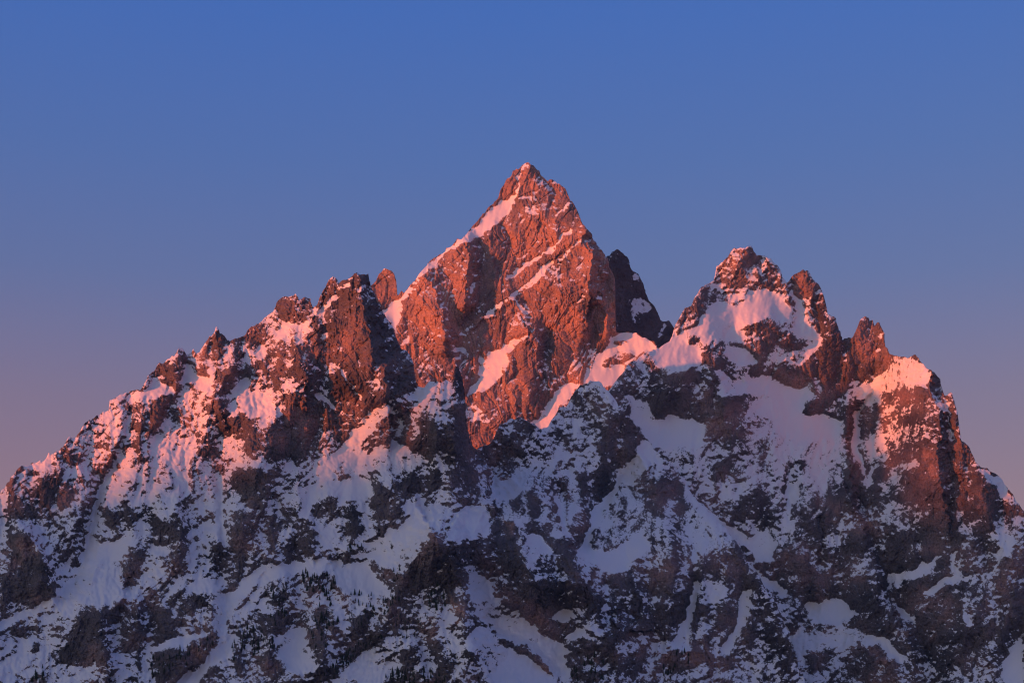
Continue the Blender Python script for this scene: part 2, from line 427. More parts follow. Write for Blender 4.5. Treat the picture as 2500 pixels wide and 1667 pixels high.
  ('p','g','30,1170 200,1160 230,1200 160,1230 40,1210',-.5),
  ('p','g','200,1260 280,1250 290,1320 220,1330',-.5),
  ('p','g','240,1500 320,1460 310,1568 230,1568',-.5),
  ('p','h','60,40 230,20 290,100 270,260 140,290 120,200 60,130',-.5),
  ('p','h','640,80 720,20 700,90 640,180 580,300 600,380 480,400 520,260 600,170',.9),
  ('p','h','740,120 900,80 1060,100 1020,200 820,230 760,200',.5),
  ('p','h','1210,120 1330,60 1400,90 1320,220 1260,250 1190,180',-.6),
  ('p','h','1350,180 1390,80 1410,120 1390,190 1350,210',-.6),
  ('p','h','1070,140 1190,180 1210,280 1270,340 1200,400 1100,460 1030,470 1060,330 1000,270',-.55),
  ('p','h','1460,20 1600,30 1620,130 1520,180 1420,190',-.4),
  ('p','h','1690,20 1760,60 1780,260 1840,290 1700,350 1640,240',-.4),
  ('p','h','600,250 700,200 860,240 1000,360 1010,450 850,490 790,430 660,380',-.22),
  ('p','h','790,440 900,400 1000,430 1020,470 900,500',-.5),
  ('p','h','500,420 590,390 600,640 430,690 290,720 400,580',-.35),
  ('p','h','0,420 180,350 420,330 480,400 340,620 200,780 60,810 0,760',-.25),
  ('p','h','100,820 280,690 400,700 640,660 870,690 740,730 620,770 440,780 300,830 100,880',.7),
  ('p','h','870,690 960,560 1100,490 1240,420 1320,300 1440,380 1440,540 1300,700 1150,680 960,660',.5),
  ('p','h','1260,280 1400,220 1440,400 1300,440',.45),
  ('p','h','760,740 940,680 1050,770 1120,830 1170,860 1080,920 980,900 900,930 830,900 780,840',.65),
  ('p','h','1100,640 1300,720 1260,790 1180,720 1060,700',.5),
  ('p','h','1040,760 1120,740 1220,760 1220,830 1160,850 1100,800',-.3),
  ('p','h','1490,500 1540,520 1560,600 1480,760 1420,900 1260,930 1200,920 1240,800 1320,720 1380,590',-.7),
  ('p','h','1570,540 1640,560 1740,510 1760,600 1660,640 1740,980 1700,1130 1600,1060 1560,900 1540,760 1620,700',-.4),
  ('p','h','1560,920 1640,960 1690,1090 1620,1100',-.6),
  ('p','h','1110,950 1210,940 1320,940 1290,1060 1210,1180 1110,1190 1070,1120',-.45),
  ('p','h','620,980 740,1000 790,1160 700,1330 640,1450 600,1300 560,1220 620,1100',-.45),
  ('p','h','210,1130 330,900 420,880 400,1000 420,1080 380,1230 300,1210',-.5),
  ('p','h','520,780 760,800 770,880 700,930 560,930',-.15),
  ('p','h','850,1100 1000,1040 1050,1090 960,1170 860,1210',-.4),
  ('l','h','560 1530 760 1490 900 1330 1100 1220',-.3,16),
  ('p','h','130,1380 300,1310 400,1500 380,1568 300,1540 240,1420',-.4),
  ('p','h','300,1250 500,1150 560,1180 540,1360 560,1430 480,1500 400,1400 340,1330',.5),
  ('p','h','900,1420 1100,1250 1300,1150 1330,1200 1250,1300 1280,1400 1160,1480 1100,1568 760,1568',.42),
  ('p','h','1220,1360 1300,1290 1370,1370 1400,1500 1340,1568 1250,1480',-.4),
  ('p','h','1690,680 1893,840 1893,1200 1780,1080 1730,900',.7),
  ('p','h','1500,1130 1580,1000 1640,1110 1700,1300 1893,1500 1893,1568 1800,1500 1600,1400',.3),
  ('p','h','1440,1100 1520,1180 1560,1330 1460,1350 1420,1280',-.3),
  ('p','h','1700,1150 1800,1200 1860,1300 1740,1390 1700,1320',-.45),
  ('p','i','0,400 140,260 270,330 270,420 190,500 40,560 0,540',.5),
  ('p','i','100,60 200,60 290,200 260,220 150,200',-.4),
  ('p','i','230,290 300,280 440,370 520,520 560,700 590,830 460,830 400,700 340,560 270,450',-.65),
  ('p','i','0,560 180,510 240,640 300,800 200,780 100,620',-.45),
  ('p','i','310,110 420,120 540,160 520,250 420,240 310,210',.5),
  ('p','i','540,150 620,170 660,260 790,400 850,560 910,760 830,800 760,640 640,500 560,420 420,300',-.45),
  ('p','i','540,470 640,500 720,590 730,640 640,620 560,520',.7),
  ('p','i','760,420 870,560 910,780 850,830 800,700 770,600',-.75),
  ('l','i','770 220 800 380 850 500',.5,7),
  ('p','i','880,330 1060,320 1000,460 950,580 870,540',-.5),
  ('l','i','1230 60 1130 230 1060 330 1020 450 990 560',.9,12),
  ('p','i','910,590 1000,560 1020,610 1120,640 1230,560 1400,480 1440,580 1300,700 1150,760 1050,700 950,660',.85),
  ('p','i','1040,480 1200,430 1400,420 1300,500 1200,600 1100,630 1000,600',-.12),
  ('p','i','920,10 1190,20 1190,150 1100,220 960,180',-.5),
  ('p','i','1340,220 1480,150 1600,120 1720,260 1640,360 1540,380 1440,340',-.6),
  ('p','i','1480,720 1620,700 1610,900 1560,1050 1490,1020',-.7),
  ('p','i','1560,960 1700,900 1720,1040 1620,1170 1560,1120',-.4),
  ('p','i','1000,860 1060,960 1070,1120 1020,1080 960,980',-.6),
  ('p','i','720,1080 800,1020 860,1020 920,1090 800,1110',.7),
  ('p','i','840,1230 920,1160 980,1200 870,1260',.7),
  ('p','i','560,850 740,830 780,930 740,1060 640,1040 540,960',-.45),
  ('p','i','130,880 260,900 380,960 500,1060 640,1180 800,1270 860,1330 800,1400 860,1500 780,1520 700,1440 560,1330 400,1240 240,1130 160,1050',.75),
  ('p','i','400,970 560,1000 680,1060 740,1120 820,1200 800,1250 680,1160 520,1060',-.35),
  ('p','i','200,1150 400,1290 520,1350 640,1420 760,1530 800,1568 260,1568 200,1400 100,1250',.6),
  ('l','i','380 1250 560 1330 680 1420 750 1510',-.05,7),
  ('p','i','880,1260 1100,1240 1140,1340 1050,1400 900,1340',-.35),
  ('p','i','1120,1190 1230,1180 1230,1400 1200,1568 1120,1568 1150,1400',-.75),
  ('p','i','1230,980 1350,920 1400,1100 1380,1250 1240,1220 1200,1050',-.4),
  ('p','i','1240,1250 1500,1230 1560,1330 1400,1340 1240,1330',.3),
  ('p','i','870,1460 1000,1440 1100,1480 1100,1568 880,1568',-.3),
  ('p','d','1370,1090 1440,960 1500,850 1660,1040 1650,1200 1480,1280 1360,1200',-.5),
  ('p','d','1220,1260 1350,1240 1420,1290 1480,1350 1460,1490 1300,1480',-.45),
  ('p','d','580,1080 660,1040 640,1100 600,1150 570,1140',-.5),
  ('p','d','1500,1300 1640,1200 1700,1080 1760,1180 1790,1250 1700,1300 1640,1420 1520,1400 1460,1330',.5),
  ('p','d','620,1400 760,1400 850,1440 700,1500 610,1500',.5),
  ('p','d','1010,1180 1200,1180 1240,1210 1100,1250 1030,1230',.4),
  ('p','j','0,260 130,280 300,420 420,600 460,760 560,860 640,900 650,860 560,700 430,560 200,330 60,180',-.35),
  ('p','j','0,920 100,900 230,930 230,1100 100,1150 0,1100',-.5),
  ('p','j','330,1030 500,1000 480,1100 430,1230 340,1200',-.4),
  ('p','j','70,1300 240,1280 380,1330 380,1420 200,1400',-.5),
  ('p','j','240,800 400,880 420,960 300,1000 240,900',.4),
  ('l','j','180 850 150 1000 60 1220 20 1280',.6,11),
  ('l','j','560 900 480 1150 400 1330',.5,11)],
 tint=[('g','130 60 250 110 400 90',.25,30),('g','100 600 110 800',.18,22),('h','1640 960 1680 1090',.4,16),('i','260 320 400 380 470 520',.3,22),('i','520 560 560 780',.18,22),
       ('b','240 850 480 900',.2,35),('b','560 640 560 760',.2,18),('b','1100 900 1100 1080',.15,20),('i','1040 1400 1070 1420',.4,10),('i','30 1000 50 1100',.4,9)])

FEAT['grand'] = dict(
 seed=300, apron=.03, bottom=1130, depth0=7000, lean=1.25, cover0=-.29, crack=.55, flute=.9, rockw=.8, speck=.27, slopew=.9, ledge=.8, fine=1.05, amp=.9, ribs=17, drain=.15, tint0=.68, split=.5, dip=.75, backz=1200, jag=.8,
 zones=[(1060,900,70,.15),(1350,980,120,.1)],
 shift=[(930,700,35,70,120),(1530,880,90,90,60)],
 skyline=[('b','900 420 1015 300 1060 240 1080 195 1120 170 1150 185 1190 225 1205 260 1213 355 1270 330 1320 270 1380 200 1440 130 1500 80 1560 40'),
  ('c','265 660 300 650 340 600 380 600 410 570 480 490 540 420 600 345 640 300 655 240 690 190 738 140 745 105 790 85 830 60 860 55 900 75 935 105 945 140 1000 190 1050 205 1085 215 1125 250 1160 330 1190 370 1220 430 1250 500 1280 540 1310 580 1325 620 1390 700 1430 740 1440 800 1470 850 1485 900 1486 1250 1500 1278 1560 1275 1640 1280 1700 1305 1760 1330 1790 1380 1830 1400 1900 1460')],
 relief=[
  ('c','1275 540 1240 600 1300 700 1320 800 1300 960',190,140,44),
  ('c','400 620 430 700 420 800 410 900 400 1050',120,70,36),
  ('c','130 880 180 960 210 1080 240 1200 260 1300',110,60,45),
  ('c','1440 760 1480 900 1480 1050',30,30,14),
  ('c','945 140 990 210 1040 300 1030 380',-25,12,16),
  ('c','860 55 900 180 960 260 940 420',30,90,30),
  ('c','1160 330 1120 420 1060 470 1030 560',22,40,30),
  ('c','560 1160 660 1060 740 1020 900 880 980 800',32,18,80),
  ('c','640 480 700 560 730 650',-18,8,16),
  ('c','980 890 1040 1000 1055 1080 1040 1200',45,60,30),
  ('c','1000 830 1090 900 1110 980 1080 1060',25,40,26),
  ('c','1170 660 1190 800 1150 950',18,30,22),
  ('c','760 1030 830 1100 860 1190 850 1260',35,50,14),
  ('d','880 340 930 420 930 560 950 760',60,70,32),
  ('d','1040 80 1010 330 960 600 960 790',-45,35,30),
  ('d','700 480 720 640 740 760 760 830',25,35,18),
  ('d','1380 100 1440 250 1430 340',40,40,20),
  ('d','1320 120 1300 240 1220 420',18,20,20),
  ('d','390 440 500 600 400 780',-30,60,40),
  ('d','330 480 350 600 400 720',30,60,14),
  ('b','1450 390 1500 450 1550 640 1560 740',30,40,22),
  ('b','1420 330 1400 520 1420 620',20,30,18),
  ('b','1120 170 1150 250 1140 350',30,40,40)],
 cover=[
  ('p','c','640,330 780,270 770,320 700,400 640,470 560,540 480,600 400,620 370,600 500,485 600,370',.8),
  ('l','c','760 280 795 220 780 150 830 70',.35,5),
  ('l','c','380 600 260 690 130 810 0 970',.5,6),
  ('p','c','780,380 900,365 840,420 780,440',.3),
  ('l','c','790 300 870 290',.25,4),
  ('l','c','560 1160 660 1060 740 1020',.7,6),
  ('l','c','740 1020 800 970 900 880 970 815',.8,9),
  ('l','c','720 880 830 785 900 755',.6,5),
  ('l','c','900 755 960 715 1040 645 1100 570 1160 525',.5,4),
  ('l','c','980 800 1050 750',.5,4.5),
  ('l','c','1090 770 1160 680 1235 605',.4,4.5),
  ('l','c','1060 440 1160 340',.3,3),
  ('l','c','940 1110 1000 1040',.2,2.5),
  ('l','c','1170 1090 1270 1000',.25,3),
  ('l','c','840 720 930 610',.15,2.5),
  ('l','c','760 1030 850 1130',.5,3.5),
  ('p','c','430,650 540,660 550,800 440,1020 400,1080 420,850',-.35),
  ('l','c','560 700 490 840 430 1020',.05,5),
  ('p','c','620,1280 740,1270 720,1370 620,1360',-.1),
  ('p','d','390,800 520,640 500,600 560,570 550,460 640,430 760,370 870,318 880,335 800,390 700,480 720,520 640,640 560,740 440,760',.8),
  ('p','d','290,420 360,400 410,460 330,465',.8),
  ('p','d','480,450 560,540 520,610 490,640',.7),
  ('p','d','900,970 1060,740 1180,690 1240,720 1170,780 1080,880 1010,1030 940,1030 880,980',.75),
  ('p','d','1240,700 1270,620 1390,440 1450,370 1490,325 1640,325 1740,370 1800,440 1690,470 1560,560 1560,620 1530,700 1400,710 1300,690',.72),
  ('p','d','1370,580 1420,480 1600,470 1640,520 1560,540 1440,570',-.3),
  ('l','d','1480 390 1560 400',-.1,4),
  ('p','d','1140,580 1280,480 1340,420 1360,480 1280,600 1200,620',.1),
  ('p','d','1380,710 1520,720 1560,600 1640,540 1760,600 1893,620 1800,700 1640,720 1560,820 1500,830 1460,760',-.1),
  ('p','d','420,840 500,860 540,960 430,960',.3),
  ('p','d','0,160 60,60 120,100 110,200',-.6),
  ('p','b','1110,480 1180,390 1270,340 1330,290 1260,420 1210,540 1190,600 1150,540',.85),
  ('p','b','1220,720 1290,640 1310,660 1250,730',.5),
  ('p','b','1320,270 1400,200 1360,300 1280,380',.15)],
 tint=[('c','600 600 700 800 900 500',.18,60),('c','1200 600 1280 700',.25,40),('d','860 480 860 800',.15,30),('c','300 800 400 700',.12,40),('c','700 1150 820 1200',.2,30),('c','1000 1000 700 1150',.1,70),('c','900 200 1000 400',.05,60)])

FEAT['owen'] = dict(
 seed=500, tint0=.44, relw=1.15, bottom=1745, depth0=6431, lean=1.35, cover0=.07, profile=[(1450,-300),(1500,-250),(1600,-150),(1750,0),(1850,133),(1950,272),(2060,427),(2130,430),(2165,320),(2200,60),(2250,-250),(2400,-400),(2600,-500)], profile_top=[(1450,-160),(1640,-40),(1750,20),(1850,90),(1950,150),(2060,230),(2130,270),(2165,180),(2200,0),(2250,-250),(2400,-400),(2600,-500)], profile_low=[(1450,-200),(1750,0),(1900,80),(2060,60),(2250,-150),(2400,-300),(2600,-400)], prof_rows=(1000,1300), dip=.45, backz=900, jag=.9,
 zones=[(2250,1350,260,-.18),(1800,640,120,.1),(2330,1150,120,-.12),(2280,1420,300,-.10)],
 shift=[(1900,960,110,80,60),(1600,1040,70,50,60),(1820,760,140,90,40),(1750,690,60,60,90),(1835,765,90,60,-70)],
 skyline=[('0','1462 985 1500 935 1530 898 1560 874 1581 862'),
  ('e','280 795 320 700 370 610 440 550 490 480 510 445 600 390 620 300 660 255 700 220 720 180 770 145 830 125 880 150 905 200 940 210 1010 220 1040 250 1085 300 1095 345 1130 390 1150 370 1200 310 1245 290 1290 320 1320 375 1350 400 1385 460 1410 540 1425 610 1470 630 1500 700 1530 790'),
  ('f','650 240 690 180 712 130 750 112 774 125 778 150 800 138 812 178 832 160 850 155 880 200 890 300 915 360 950 385 1050 400 1110 398 1160 460 1240 510 1280 560 1310 640 1320 665 1365 660 1385 700 1415 800 1425 880 1440 985 1465 1000 1500 1050 1550 1170 1620 1210 1700 1250 1750 1310 1820 1390 1840 1450 1893 1500'),
  ('0','2550 1300 2600 1360 2700 1490 2820 1690')],
 relief=[
  ('e','590 545 575 640 555 730 590 800 640 860 640 950 620 1050',34,80,60),
  ('e','830 130 760 240 740 330 700 400',30,50,26),
  ('e','840 180 800 260 860 380 840 450',25,30,30),
  ('e','1000 225 930 330 920 400',25,20,40),
  ('e','1090 330 1140 450 1165 580',30,40,14),
  ('e','1150 370 1160 450 1170 560',-25,10,12),
  ('e','1245 290 1330 480 1280 600 1290 740',34,40,40),
  ('e','1470 635 1490 720 1505 800',40,45,12),
  ('e','830 690 1000 630 1150 780',18,30,30),
  ('e','640 960 640 1050 700 1230 840 1200 830 1350 780 1560',45,60,40),
  ('e','430 1000 330 1100 200 1300',30,60,50),
  ('e','650 1000 750 1080 850 1250 980 1400',-35,50,60),
  ('f','700 200 720 330 690 430 760 520',18,26,40),
  ('f','1230 510 1210 620 1260 720 1290 800 1285 1000 1280 1250 1310 1380',85,120,26),
  ('f','1360 660 1400 800 1425 980 1440 1200',45,22,60),
  ('f','740 700 680 800 690 900 650 1010 680 1120 730 1230 710 1330 760 1500',-60,26,50),
  ('f','700 720 640 780 620 950 630 1200 660 1400',35,70,10),
  ('k','720 300 740 420 810 540 830 660 900 800 930 930 1050 1080 1120 1180 1200 1340 1240 1568',-80,40,60),
  ('k','640 240 720 440 790 640 860 800 900 950 960 1060',55,120,16),
  ('k','430 380 430 560 410 700',-30,8,20),
  ('j','870 0 820 180 860 290',-25,15,20),
  ('j','430 480 640 820 800 900 960 1000',-40,50,60),
  ('j','880 620 1000 720 1100 880',30,60,26),
  ('k','1400 420 1520 560 1530 760 1480 1000 1380 1340',40,70,35),
  ('k','1640 150 1600 300 1700 460 1760 640 1640 900 1500 1200',40,60,45),
  ('k','1893 500 1850 800 1800 1100 1650 1400',30,70,30),
  ('k','750 1300 820 1400 940 1400 1000 1568',40,60,30),
  ('j','1020 1000 940 1200 860 1230 850 1500',-30,40,40)],
 cover=[
  ('p','e','600,400 700,210 830,110 900,190 1040,220 1090,330 1140,450 1170,580 1100,520 1060,430 930,400 850,450 830,560 740,560 620,520 450,650 440,580',.10),
  ('p','e','1150,370 1240,280 1330,390 1330,480 1280,540 1180,470',-.2),
  ('p','e','1270,590 1400,610 1480,640 1540,790 1400,830 1310,740',-.28),
  ('p','e','430,570 500,440 600,380 640,470 600,530 540,570 450,680',-.3),
  ('p','e','590,540 660,530 740,560 820,570 850,460 930,410 1000,430 1060,440 1100,520 1160,590 1150,640 1050,650 980,620 900,650 830,690 830,780 720,800 590,790 560,730 580,620',1.0),
  ('p','e','130,900 280,795 450,690 580,550 570,650 555,740 580,800 500,830 400,770 400,800 480,860 510,940 430,990 330,1010 200,970',1.0),
  ('p','e','1160,440 1200,480 1250,560 1260,680 1330,740 1400,800 1330,880 1230,960 1170,960 1180,880 1150,760 1180,600',.7),
  ('p','e','1000,860 1180,800 1300,840 1330,880 1200,960 1050,930',.35),
  ('p','e','830,690 1000,630 1050,680 1120,720 1150,780 1100,820 960,830 850,760',.08),
  ('p','e','920,880 1050,800 1180,780 1300,830 1260,860 1150,860 1000,870',-.15),
  ('p','e','400,740 470,760 560,820 580,870 520,870 440,830',-.2),
  ('p','e','500,860 580,850 640,900 690,1020 640,1010 540,980 510,930',-.35),
  ('p','e','680,840 780,850 850,880 910,960 780,975 700,940',.8),
  ('p','e','640,800 830,800 840,850 700,830',-.2),
  ('p','e','0,1020 140,990 400,1010 420,1060 260,1080 60,1110 0,1150',-.1),
  ('p','e','600,1000 690,1030 750,1080 880,1060 1000,1040 1120,1120 1270,1140 1380,1210 1260,1260 1240,1330 1400,1300 1500,1380 1560,1420 1500,1500 1200,1530 1060,1470 980,1330 880,1300 830,1190 620,1220 560,1160',.95),
  ('p','e','0,1210 130,1230 170,1350 330,1330 480,1380 560,1420 480,1560 170,1560 60,1430 0,1390',1.0),
  ('p','e','200,1070 430,1000 550,960 640,1050 620,1200 700,1230 800,1200 830,1300 800,1500 700,1560 560,1500 540,1400 420,1350 300,1320 170,1340 160,1230',-.42),
  ('p','e','780,1200 880,1190 890,1240 820,1260',-.5),
  ('p','e','1000,1010 1280,990 1270,1130 1130,1110 1040,1060',-.35),
  ('p','e','1240,1260 1380,1210 1430,1250 1330,1330 1240,1320',-.6),
  ('p','e','1290,930 1400,820 1600,750 1640,900 1690,1060 1560,1110 1600,1180 1440,1270 1300,1100',-.6),
  ('p','e','1640,700 1700,630 1840,690 1890,930 1800,1050 1700,1070 1660,950 1600,760',-.55),
  ('p','f','700,640 880,500 950,380 1110,390 1230,510 1210,600 1000,600 900,640 880,720 750,720',.55),
  ('p','f','850,770 1100,730 1000,800 880,810',.4),
  ('p','f','720,760 860,720 870,830 950,880 770,970',-.45),
  ('p','f','970,680 1020,620 1200,610 1220,690 1050,730',-.45),
  ('p','f','1220,520 1280,550 1320,660 1330,780 1300,900 1290,1300 1340,1300 1330,1000 1350,800',-.55),
  ('l','f','1330 700 1350 880 1350 980',.3,5),
  ('p','f','1000,820 1130,780 1130,900 980,870',-.45),
  ('p','f','1140,1000 1280,1060 1280,1270 1180,1270 1150,1130',-.45),
  ('p','f','1140,800 1290,790 1280,1000 1160,1000',.05),
  ('p','f','780,960 1140,860 1140,960 1000,1100 830,1160 780,1080',.12),
  ('p','f','820,1180 1000,1080 1180,1160 1180,1290 1000,1330 800,1330 780,1280',-.42),
  ('p','f','980,1190 1110,1110 1140,1150 1050,1190',.6),
  ('l','f','710 730 680 850 675 1000 690 1130 730 1270',.9,8),
  ('p','f','620,700 660,720 640,960 660,1300 700,1500 640,1500 620,1200 600,960',-.6),
  ('l','f','790 1200 770 1290',.5,7),
  ('p','f','1570,1185 1690,1245 1760,1320 1820,1420 1740,1390 1640,1290',.9),
  ('p','f','1440,990 1560,1180 1640,1300 1560,1330 1480,1200 1430,1100',-.5),
  ('p','k','620,0 720,20 760,300 800,500 840,700 780,640 700,420 650,250',-.6),
  ('p','k','760,160 1000,60 1200,80 1380,200 1380,300 1200,260 1100,240 900,210 760,260',-.45),
  ('p','k','760,280 1080,250 1300,250 1180,380 1000,500 900,520 800,400',.08),
  ('p','k','920,520 1100,480 1380,380 1420,480 1300,620 1080,700 960,740 900,640',-.5),
  ('p','k','890,780 1100,740 1290,640 1280,680 1120,800 1000,840 920,880',.5),
  ('p','k','1010,860 1180,790 1300,720 1240,870 1080,900',-.3),
  ('l','k','1200 920 1330 810 1480 800',.55,10),
  ('l','k','1480 800 1380 720 1390 640',.4,7),
  ('p','k','960,1000 1120,1100 1100,1150 1000,1080',.7),
  ('p','k','1640,470 1760,430 1820,540 1760,680 1700,600',.4),
  ('p','k','1560,180 1640,220 1640,330 1560,300',-.6),
  ('p','k','1730,900 1893,860 1893,1100 1700,1300 1640,1200',-.45),
  ('p','k','1720,1480 1830,1280 1893,1180 1893,1568 1780,1540',.65),
  ('p','k','1400,1150 1560,1150 1580,1280 1460,1380 1390,1330',-.55),
  ('p','k','740,1290 800,1300 940,1400 900,1430 760,1340',-.6),
  ('p','k','730,1190 900,1250 1060,1400 1000,1420 880,1320 760,1260',.5),
  ('p','k','510,960 660,920 700,980 640,1020 520,1000',-.6),
  ('p','k','640,560 860,800 900,960 960,1100 880,1180 760,1190 700,1050 820,900 760,700',-.3),
  ('p','k','380,180 620,160 640,240 500,400 380,520 280,500 300,330',-.4),
  ('p','k','240,640 300,640 400,760 470,880 340,860 220,720',-.55),
  ('p','k','460,450 560,500 600,560 480,600 440,640',.3),
  ('p','j','560,520 690,430 720,520 720,660 600,680',.9),
  ('l','j','200 330 430 470 580 560',.7,12),
  ('l','j','480 690 640 820 800 900',.85,12),
  ('p','j','960,1000 1180,950 1330,1050 1230,1140 1000,1090',.7),
  ('l','j','760 1080 860 1250 850 1500',.6,10),
  ('p','j','880,1230 1200,1150 1400,1200 1300,1300 1100,1300 900,1330',.35),
  ('p','j','880,1500 1000,1380 1200,1330 1080,1450 950,1540',-.3),
  ('p','j','820,130 940,120 900,230 850,300',.6),
  ('p','j','320,140 480,60 500,140 480,280 360,220',.35),
  ('p','j','500,240 640,160 720,300 660,400 540,380',-.35)],
 tint=[('e','600 420 760 250 860 200 1000 300 1100 420',.22,50),('e','1240 350 1320 480 1400 650',.22,40),('f','700 250 760 400 880 420',.10,30),('f','1200 1080 1230 1250',.3,20),('f','760 920 860 850',.2,25),('k','1600 160 1560 260 1600 330',.35,16),('k','480 300 520 380',.2,20),('k','780 1330 920 1410',.3,16),('f','850 1230 1080 1250',.1,30),('f','1380 800 1400 960',.25,12)])  # first two strokes lighten the summit rock in place of stronger sunlight

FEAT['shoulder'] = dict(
 seed=700, tint0=.18, apron=.03, bottom=925, depth0=7700, lean=1.3, cover0=-.30, dip=-.5, backz=1500, jag=.8,  # low tint puts part of the shoulder's shade into its rock colour
 shift=[(1460,760,70,400,-260),(1640,800,80,300,330)],
 skyline=[('c','1380 800 1430 735 1500 678 1540 700 1580 750 1592 800 1610 830 1650 870 1690 950 1700 1000 1730 1060 1770 1100 1810 1190 1830 1200 1870 1195'),
  ('e','230 665 280 668 310 705 330 760 380 830')],
 relief=[('c','1500 678 1530 800 1590 900 1600 1050 1580 1200',70,60,50),('c','1600 830 1690 1000 1740 1100 1780 1250',40,40,40)],
 cover=[('p','c','1600,1020 1680,1010 1730,1090 1640,1150 1600,1200',.5),('l','c','1790 1290 1850 1240',.4,6),('p','c','1440,740 1500,680 1590,780 1580,900 1500,900',-.6),('l','c','1620 870 1670 920',.2,5)],
 tint=[])

# height to which the added, unseen eastern range shades the slopes, along the line across the sunlight
EAST = [(-17000,1000),(-7500,1080),(-6000,1150),(-5750,1280),(-5500,1350),(-5330,1400),(-5250,1800),(-5000,1780),(-4900,1600),(-4820,1450),(-4500,1400),(16000,1100)]


STEP = 1.45
def build_layer(name, F, label):
    sky_pts = np.vstack([tp(t, s) for t, s in F['skyline']])
    xs, ys = sky_pts[:, 0], sky_pts[:, 1]
    order = np.maximum.accumulate(xs + np.arange(len(xs)) * 1e-4)
    x0, x1 = xs[0], xs[-1]
    y1 = F['bottom']; y0 = ys.min() - 10
    gx = np.arange(x0, x1, STEP); gy = np.arange(y0, y1, STEP)
    PX, PY = np.meshgrid(gx.astype(f32), gy.astype(f32))
    sd = F['seed']
    top = np.interp(gx, order, ys)
    # broken, angular crest: straight pieces between irregular corners
    rr = np.random.RandomState(sd + 90); jag = np.zeros(len(gx))
    for gap, hgt in ((30, 4.5), (13, 4.0), (5, 2.2)):
        kx = np.cumsum(rr.uniform(.35, 1.65, int((x1 - x0) / gap * 1.8) + 8) * gap) + x0 - gap
        kh = rr.uniform(-1, 1, len(kx)); kh = np.where(rr.rand(len(kx)) < .2, -1.3, kh)
        jag += hgt * np.interp(gx, kx, kh)
    top = top + jag * F.get('jag', 1.0)
    # ragged copies of the coordinates
    wx = PX + perlin(PX / 55, PY / 55, sd + 1) * 7 + perlin(PX / 17, PY / 17, sd + 2) * 5.5 + perlin(PX / 7, PY / 7, sd + 22) * 3.4
    wy = PY + perlin(PX / 55, PY / 55, sd + 3) * 7 + perlin(PX / 17, PY / 17, sd + 4) * 5.5 + perlin(PX / 7, PY / 7, sd + 23) * 3.4
    def window(p, m):
        i0 = max(0, int((p[:, 1].min() - m - y0) / STEP)); i1 = min(len(gy), int((p[:, 1].max() + m - y0) / STEP) + 2)
        j0 = max(0, int((p[:, 0].min() - m - x0) / STEP)); j1 = min(len(gx), int((p[:, 0].max() + m - x0) / STEP) + 2)
        return (slice(i0, max(i0, i1)), slice(j0, max(j0, j1)))
    # snow cover control
    C = np.full(PX.shape, F['cover0'], f32)
    for px, py, r, v in F.get('zones', ()):
        C += v * np.exp(-(((PX - px) ** 2 + (PY - py) ** 2) / (r * r)))
    smoothsnow = np.zeros(PX.shape, f32)
    for kind, tile, s, val, *rest in F['cover']:
        p = tp(tile, s)
        m = 30 + (rest[0] if rest else 0)
        w = window(p, m)
        if w[0].stop <= w[0].start or w[1].stop <= w[1].start: continue
        X, Y = wx[w], wy[w]
        if kind == 'p':
            mk = poly_mask(X, Y, p).astype(f32)
            mk = .3 * blur(mk, 2) + .7 * blur(mk, 10) if val < .45 else .75 * blur(mk, 2) + .25 * blur(mk, 6)
        else:
            d, _, _ = line_dist(X, Y, p)
            mk = 1 - sstep(rest[0] * .6, rest[0] * 1.15, d)
        if val < 0: val = val * F.get('rockw', .66)
        vc = min(val, .58)
        C[w] += (vc - C[w]) * mk * .95
        smoothsnow[w] += ((1 if val > .45 else 0) - smoothsnow[w]) * mk
    # bare faces are split into ribs with snow between
    br = perlin((PX + .25 * PY) / 26, PY / 75, sd + 87) + .7 * perlin(PX / 34, PY / 30, sd + 88)
    C = np.where(C < 0, C * np.clip(1 + F.get('split', 1.0) * br, -.15, 1.7), C)
    # distance of the slope
    Yd = F['depth0'] + F['lean'] * (1700 - PY)
    if 'profile' in F:
        k = max(1, int(6 / STEP))
        def prof(P):
            v = np.interp(gx, [p[0] for p in P], [p[1] for p in P])
            return np.convolve(np.pad(v, k, mode='edge'), np.ones(2 * k + 1) / (2 * k + 1), 'valid').astype(f32)[None, :]
        r0, r1 = F['prof_rows']
        f = sstep(r0, r1, PY + 25 * perlin(PX / 90, PY / 90, sd + 70)).astype(f32)
        mid = prof(F['profile'])
        if 'profile_top' in F:
            ft = np.clip((PY - 600) / 330, 0, 1).astype(f32)
            mid = mid * ft + prof(F['profile_top']) * (1 - ft)
        Yd = Yd + mid * (1 - f) + prof(F['profile_low']) * f
    # cliffs stand steeper than the snow between them
    Cb = np.tanh(1.7 * blur(C, 5))
    dev = np.zeros_like(Yd); acc = np.zeros(len(gx), f32); dk = math.exp(-STEP / 85)
    for i in range(len(gy) - 1, -1, -1):
        acc = acc * dk + STEP * F['lean'] * F.get('terrace', .75) * Cb[i]
        dev[i] = acc
    Yd = Yd + blur(dev, 4)
    for px, py, rx, ry, v in F.get('shift', ()):
        Yd += v * np.exp(-(((PX - px) / rx) ** 2 + ((PY - py) / ry) ** 2))
    for tile, s, amp, lw, rw in F['relief']:
        p = tp(tile, s)
        w = window(p, max(lw, rw) + 30)
        if w[0].stop <= w[0].start or w[1].stop <= w[1].start: continue
        d, sg, t = line_dist(wx[w], wy[w], p)
        h = np.where(sg > 0, 1 - d / lw, 1 - d / rw)
        h = np.clip(h, 0, 1) ** 1.25
        Yd[w] -= amp * F.get('relw', 1.0) * h
    # rock structure
    rough = 1 - .9 * blur(smoothsnow, 4)
    th = F.get('dip', 0.35)
